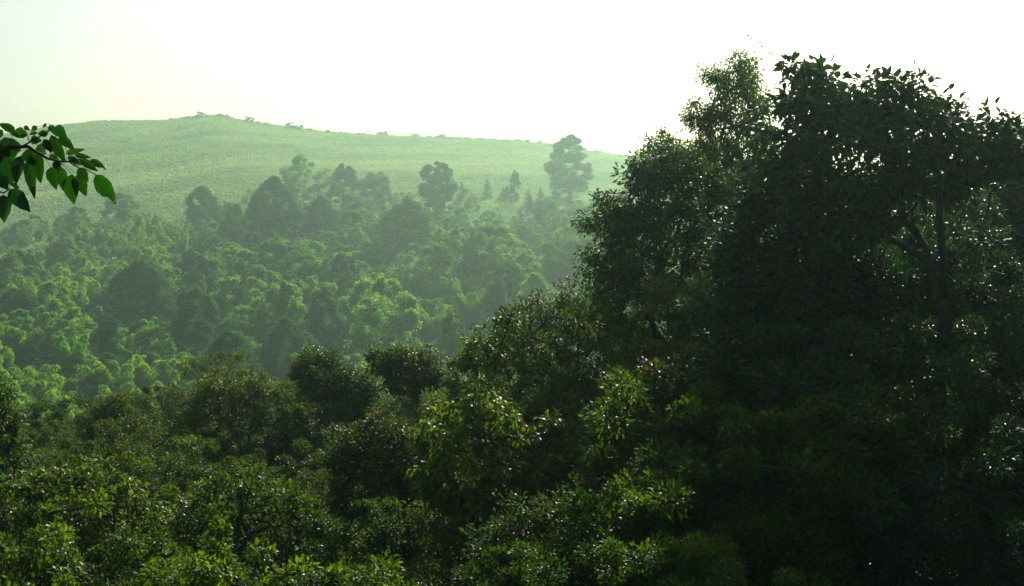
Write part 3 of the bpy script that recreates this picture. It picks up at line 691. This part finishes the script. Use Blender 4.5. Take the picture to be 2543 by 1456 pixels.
# further near trees from prototypes: (kind, x, top, width px, height m, distance, label)
NEAR = [
 ('near', 2330, 440, 560, 12, 40, "tall dark tree added behind the forked trunk to shade nearer trees"),  # mostly hidden by the crown, added to shade the trees before it
 ('near', 2570, 410, 560, 12, 37, "tall dark tree at the right edge, added behind the pale leafed one for shade"),  # likewise added to keep the sun off the right-hand trees
 ('near', 1560, 1060, 300, 7, 34, "dark shaded tree behind the pink shooted tree"),
 ('near', 1720, 760, 420, 9, 30, "shadowed broad tree below the huge evergreen"),
 ('near', 2060, 800, 460, 8, 24, "black leafy tree beneath the trunk of the spreading tree"),
 ('near', 2420, 560, 420, 10, 27, "shadowy tree filling the right side under the spreading crown"),
 ('near', 2250, 700, 400, 9, 28, "fine leaved shaded tree behind the forked trunk"),
 ('near', 2300, 950, 480, 7, 21, "glossy black tree on the lower right"),
 ('near', 1900, 990, 340, 6, 21, "dark tree with white glinting leaves right of the pink shoots"),
 ('near', 1740, 1180, 380, 6, 19, "gloomy tree in the lower middle right"),
 ('near', 2080, 1120, 420, 6, 20.5, "nearly black tree in the lower right with few glints"),
 ('near', 2520, 1000, 400, 7, 22.5, "black tree at the lower right edge"),
 ('near', 2350, 1260, 420, 5, 20, "lowest black tree near the bottom right corner"),
 ('near', 1880, 1320, 360, 5, 18, "dim glossy bush tree at the bottom right of centre"),
 ('near', 1010, 1290, 330, 6.5, 27, "dark tree between coral shoots and curved leaves"),
 ('olive', 860, 1180, 260, 7, 40, "dusky olive tree behind the fern like tree"),
 ('near', 420, 1120, 260, 7, 45, "fresh green tree in front of the wide olive brown tree"),
 ('olive', 130, 1130, 260, 7, 42, "olive tree above the lower left leaf tufts"),
 ('near', 640, 1060, 240, 8, 60, "plain dark green tree right below the olive brown crown"),
 ('olive', 960, 980, 220, 8, 58, "olive tree under the flat topped tree's boughs"),
 ('near', 1160, 970, 220, 8, 48, "dark green tree behind the curved leaf tree"),
 ('near', 130, 1060, 200, 8, 70, "hazy green tree right of the black upright tree"),
 ('near', 390, 1000, 180, 8, 72, "hazy dark green tree above the fresh green one"),
 ('near', 60, 1120, 220, 8, 60, "leafy tree between the black upright tree and the corner tufts"),
 ('bigleaf', 40, 1330, 330, 6, 23, "dim big leaved tree in the very corner at lower left"),
 ('near', 420, 1330, 340, 6, 24, "dark tree right of the yellow green leaf tufts"),
 ('bigleaf', 760, 1370, 330, 5.5, 21, "tree with single bright leaves at the bottom below the shining sprays"),
 ('near', 1080, 1400, 300, 5, 18, "fern leaved dark tree at the bottom centre left"),
 ('near', 1620, 1400, 320, 5, 16, "small dark tree at the bottom between silvery and gloomy trees"),
 ('near', 560, 1240, 300, 7, 34, "green tree showing through the shining sprays"),
 ('olive', 270, 1220, 260, 7, 38, "olive tree peeping over the corner tufts"),
 ('near', 1420, 940, 240, 8, 50, "shaded tree between the bushy bright tree and the evergreen"),
 ('olive', 1330, 1130, 240, 7, 36, "olive tree right behind the curved bright leaves"),
 ('near', 2700, 700, 420, 9, 25, "shaded tree just past the right edge"),
 ('near', 560, 900, 150, 8, 78, "hazy tree peeping above the olive brown crown"),
 ('olive', 420, 975, 170, 8, 78, "hazy olive tree at the brink of the spur"),
 ('near', 250, 990, 190, 8, 80, "soft green tree behind the compact dark round tree"),
 ('near', 90, 1010, 200, 8, 78, "soft green tree right behind the black upright tree"),
 ('near', 1010, 960, 150, 7, 62, "small green tree under the layered boughs"),
 ('olive', 370, 1060, 150, 6, 50, "small olive tree right of the compact dark round one"),
 ('near', 460, 1130, 150, 6, 42, "little dark tree under the olive brown crown"),
 ('olive', 700, 1150, 170, 6, 42, "little olive tree left of the coral shooted tree"),
 ('near', 780, 1080, 220, 8, 50, "round green tree between the olive brown and coral shooted trees"),
]
for kd, xd, top, wpx, ht, y, lab in NEAR:
    p = at(xd, top, y); z = tz(p[0], y); hh = max(3.2, p[2] - z); put(kd, p[0], y, max(wpx / K / FPX * y, .8 * hh), hh, lab, mat=M['bigleaf'] if xd > 2000 else None)   # darker, less translucent leaves on the right-hand trees stand in for shade
put('near', 15.5, 27, 9, 15, "tall unseen tree added past the right edge to shade the lower right")  # out of view, added so its shadow falls on the lower right
put('round', 24, 66, 9, 11, "tree on the spur crest hidden by the spreading crown")

# ------------------------------------------------------------------ labels for the generated forest trees: by look and by the nearest landmark
LAB = {'tallest': 'the tallest hazy tree'}
short = ["the tallest hazy tree", "the narrow dark tree", "the flat topped tree", "the broad dark dome", "the lopsided dark tree", "the rounded hazy tree", "the wide sunlit dome", "the lone pointed tree",
         "the small hazy tree", "the small rimmed dome", "the haystack tree", "the dark upright tree", "the pale topped tree", "the large feathery tree", "the dark tree in bamboo",
         "the narrow black tree", "the glowing vine mound", "the low vine mound", "the tufted slender tree", "the round sunlit tree", "the pale round tree", "the broad hazy tree", "the tallest thin conifer",
         "the low golden tree", "the tall bamboo plume", "the broad bamboo clump", "the leaning bamboo", "the small bamboo tuft", "the pale bamboo plume", "the rounded bamboo plume"]
lpos = []
for i in range(NLM):
    o, kd, x, y, z, h, wd, l = ALL[i]; lpos.append(proj((x, y, z + .65 * h)))
LOOK = {'round': ['rounded leafy tree', 'green domed tree'], 'loose': ['loose crowned tree'], 'hay': ['dark vine draped tree'], 'column': ['dark narrow tree'], 'spire': ['small thin conifer'], 'bamboo': ['feathery pale bamboo'], 'shrub': ['low bush']}
buckets = {}
for a in ALL:
    if a[7]: continue
    o, kd, x, y, z, h, wd, l = a
    px, py = proj((x, y, z + .7 * h)); j = min(range(NLM), key=lambda q: (lpos[q][0] - px) ** 2 + 1.6 * (lpos[q][1] - py) ** 2)
    dx, dy = px - lpos[j][0], py - lpos[j][1]
    ang = math.degrees(math.atan2(-dy, dx)) % 360
    rel = ["right of", "up and right of", "above", "up and left of", "left of", "down and left of", "below", "down and right of"][int((ang + 22.5) // 45) % 8]
    size = "big" if wd > BASE[kd][0] * 1.04 else ("little" if wd < BASE[kd][0] * .78 else "")
    buckets.setdefault((LOOK[kd][0], size, rel, j), []).append((dx * dx + dy * dy, o))
for (look, size, rel, j), lst in buckets.items():
    lst.sort(key=lambda q: q[0])
    for n_, (_, o) in enumerate(lst):
        o['label'] = (size + " " + look).strip() + (", %s%s %s" % ("" if n_ == 0 else ordw(n_) + "one ", rel, short[j]))

# ------------------------------------------------------------------ overhanging leafy branch, close on the left
def zpt(X_, Y_, y): return at(X_ / 12.55 * K, (116.0 + Y_ / 12.55) * K, y)
def overhang():
    base = np.array([-3.6, 5.2, tz(-3.6, 5.2)])
    root = thing("overhanging_tree", "leafy branch with large pointed leaves reaching in at the left edge", "tree", tuple(base))
    rng = np.random.default_rng(77); D0 = 5.0
    main = [(-1700, 900, 5.2), (-900, 560, 5.15), (-200, 430, 5.1), (0, 402, 5.05), (150, 392, 5.02), (270, 385, 5), (350, 382, 5), (440, 440, 5), (600, 535, 4.98), (720, 565, 4.96), (800, 575, 4.95), (860, 570, 4.95), (1000, 545, 4.93)]
    up = [(270, 385, 5), (370, 330, 5), (470, 280, 5.02), (560, 215, 5.03), (600, 200, 5.04), (640, 150, 5.05)]
    low = [(-900, 560, 5.15), (-300, 900, 5.05), (-100, 940, 5), (50, 962, 4.98), (110, 925, 4.98)]
    tw1 = [(860, 570, 4.95), (960, 640, 4.93), (1090, 680, 4.92), (1195, 733, 4.9)]
    def w_(p): return zpt(*p) - base
    segs = []; nodes_ = []
    for pl, r0, r1 in ((main, .009, .0022), (up, .0035, .0018), (low, .005, .002), (tw1, .0022, .0014)):
        P = [w_(p) for p in pl]
        for i in range(len(P) - 1):
            a = r0 + (r1 - r0) * i / (len(P) - 1); b = r0 + (r1 - r0) * (i + 1) / (len(P) - 1)
            segs.append((P[i], P[i + 1], a, b))
            for t in np.linspace(0, 1, 5): nodes_.append(P[i] + (P[i + 1] - P[i]) * t)
    # trunk carrying the branch, just outside the picture
    mp = w_(main[0]); tp = [np.array([0, 0, -.4]), np.array([.03, 0, 1.2]), np.array([-.04, .05, 2.4]), np.array([.05, 0, 4.0]), np.array([-.1, .1, 5.6])]
    for i in range(4): segs.append((tp[i], tp[i + 1], .13 - .022 * i, .13 - .022 * (i + 1)))
    segs.append((tp[2], mp, .05, .03))
    tv, tf, tc_ = tube_arrays(segs, 7); link("trunk", mk_mesh("overhang_trunk", tv, tf, tc_, M['bark'], smooth=True), root)
    # crown outside the picture
    n = 46; C = np.stack([rng.uniform(-1.3, .55, n), rng.uniform(-.9, 1.1, n), rng.uniform(2.6, 6.2, n)], 1)
    V, F, c, T = clump_leaves(C, np.full(n, .3), 30, .11, .06, rng, 1, .7, .6, None, .25)
    sk = skeleton(C, np.array([.02, 0, 1.6]), rng, .004, .05, np.array([-.02, .05, 2.6]), .1)
    tv, tf, tc_ = tube_arrays(sk, 5); link("boughs", mk_mesh("overhang_boughs", tv, tf, tc_, M['bark'], smooth=True), root)
    link("crown", mk_mesh("overhang_crown", V, F, c, M['branchleaf'], T), root)
    LV = [(1200, 735, 1460, 1110, 190), (905, 730, 930, 1110, 220), (970, 730, 1085, 1010, 150), (985, 650, 1110, 830, 120), (640, 640, 710, 930, 150), (770, 640, 795, 945, 125), (620, 495, 740, 545, 75),
          (690, 560, 735, 700, 100), (450, 440, 515, 850, 165), (340, 560, 440, 1050, 125), (330, 420, 450, 620, 170), (470, 370, 580, 480, 130), (120, 920, 385, 1210, 180), (40, 990, 55, 1340, 190),
          (640, 240, 825, 590, 130), (740, 260, 940, 430, 110), (830, 470, 1070, 415, 75), (940, 490, 1150, 525, 65), (1000, 540, 1235, 700, 95), (1130, 550, 1335, 675, 85), (850, 510, 1035, 620, 80),
          (550, 290, 660, 460, 100), (680, 140, 840, 270, 140), (630, 110, 690, 230, 80), (600, 230, 470, 220, 85), (470, 210, 360, 235, 45), (465, 130, 395, 190, 65), (585, 95, 540, 150, 38),
          (300, 130, 375, 180, 55), (350, 240, 120, 220, 120), (180, 290, 60, 520, 250), (100, 300, 140, 600, 270), (10, 480, 60, 900, 280), (260, 500, 200, 870, 150), (60, 500, 150, 880, 250),
          (300, 200, 190, 170, 90), (190, 190, -20, 95, 100), (40, 240, -60, 200, 110), (150, 850, 250, 910, 55), (-20, 760, 100, 930, 150), (380, 300, 530, 310, 105), (-60, 330, -30, 640, 200), (-120, 700, -60, 1000, 200)]
    nodes_ = np.array(nodes_)
    NS = 11; s = np.linspace(0, 1, NS); wprof = np.sin(np.pi * s ** .74) ** .85 * (1.05 - .2 * s); wprof[0] = .02; wprof[-1] = .0
    for i, (x0, y0, x1, y1, wd) in enumerate(LV):
        d0 = 4.9 + .22 * rng.random() + (.12 if wd > 230 else 0); L2 = math.hypot(x1 - x0, y1 - y0)
        tilt = rng.uniform(-.35, .35) * L2 * .00028
        a = zpt(x0, y0, d0) - base; b = zpt(x1, y1, d0 + tilt) - base; Wm = wd * .00028 * 1.12
        D = b - a; Ln = np.linalg.norm(D); D = D / Ln
        N = np.array([0, -1., .25]) + rng.normal(0, .2, 3); S = np.cross(D, N); S /= np.linalg.norm(S); N = np.cross(S, D)
        roll = rng.uniform(.1, .45); bow = rng.uniform(.03, .10)
        notch = i in (0, 3, 19)
        vs = []
        for q in range(NS):
            c_ = a + D * Ln * s[q] + N * Ln * bow * math.sin(math.pi * s[q]) * .8
            hw = Wm * .5 * max(wprof[q], .015)
            for kk, sg in enumerate((-1, -.5, 0, .5, 1)):
                ww = hw * sg
                if notch and q in (7, 8) and sg == 1: ww *= .35
                if notch and q == 9 and sg == 1: ww *= 1.3
                rip = 1 + .05 * math.sin(q * 2.1 + i)
                vs.append(c_ + S * ww * rip + N * abs(sg) * hw * roll)
        fs = []
        for q in range(NS - 1):
            for kk in range(4):
                v = q * 5 + kk; fs += [v, v + 1, v + 6, v + 5]
        tone = np.clip(np.tile(np.array([.8, .6, .0, .6, .8]), NS) * .5 + .45 * rng.random(), 0, .9)
        if notch: tone[8 * 5 + 3:9 * 5 + 5] = 1.0
        lo = link("leaf", mk_mesh("branch_leaf", np.array(vs), np.array(fs), np.full((NS - 1) * 4, 4), M['branchleaf'], tone, smooth=True), root)
        if i in (0, 3): lo['label'] = "large leaf with a bitten, yellowed edge"
        j = int(np.argmin(np.linalg.norm(nodes_ - a, axis=1))); q = nodes_[j]
        mid = (a + q) / 2 + np.array([0, 0, .006])
        tv, tf, tc_ = tube_arrays([(q, mid, .0013, .001), (mid, a, .001, .0008)], 5)
        link("stalk", mk_mesh("leaf_stalk", tv, tf, tc_, M['culm'], smooth=True), lo)
overhang()

# ------------------------------------------------------------------ haze: one closed box of even, pale air around everything
def haze():
    x0, x1, y0, y1, z0, z1 = -1900, 1900, -95, 2400, float(Z.min()) - 1, max(float(Z.max()) + 26, 60)
    v = [(x, y, z) for z in (z0, z1) for y in (y0, y1) for x in (x0, x1)]
    f = [0, 2, 3, 1, 4, 5, 7, 6, 0, 1, 5, 4, 2, 6, 7, 3, 0, 4, 6, 2, 1, 3, 7, 5]
    m, t, nn = nodes("haze"); vol = nn("ShaderNodeVolumePrincipled"); vol.inputs['Color'].default_value = (.61, .95, .77, 1)
    vol.inputs['Density'].default_value = HAZE_DENSITY; vol.inputs['Anisotropy'].default_value = .78
    o = nn("ShaderNodeOutputMaterial"); t.links.new(vol.outputs[0], o.inputs['Volume'])
    h = link("haze", mk_mesh("haze", v, f, [4] * 6, m)); h['kind'] = 'stuff'; h['label'] = "pale greenish morning haze in the valley"; h['category'] = "haze"
haze()
print("OBJECTS_TOTAL", len(bpy.data.objects), CNT, "faces", sum(len(m.polygons) for m in bpy.data.meshes))
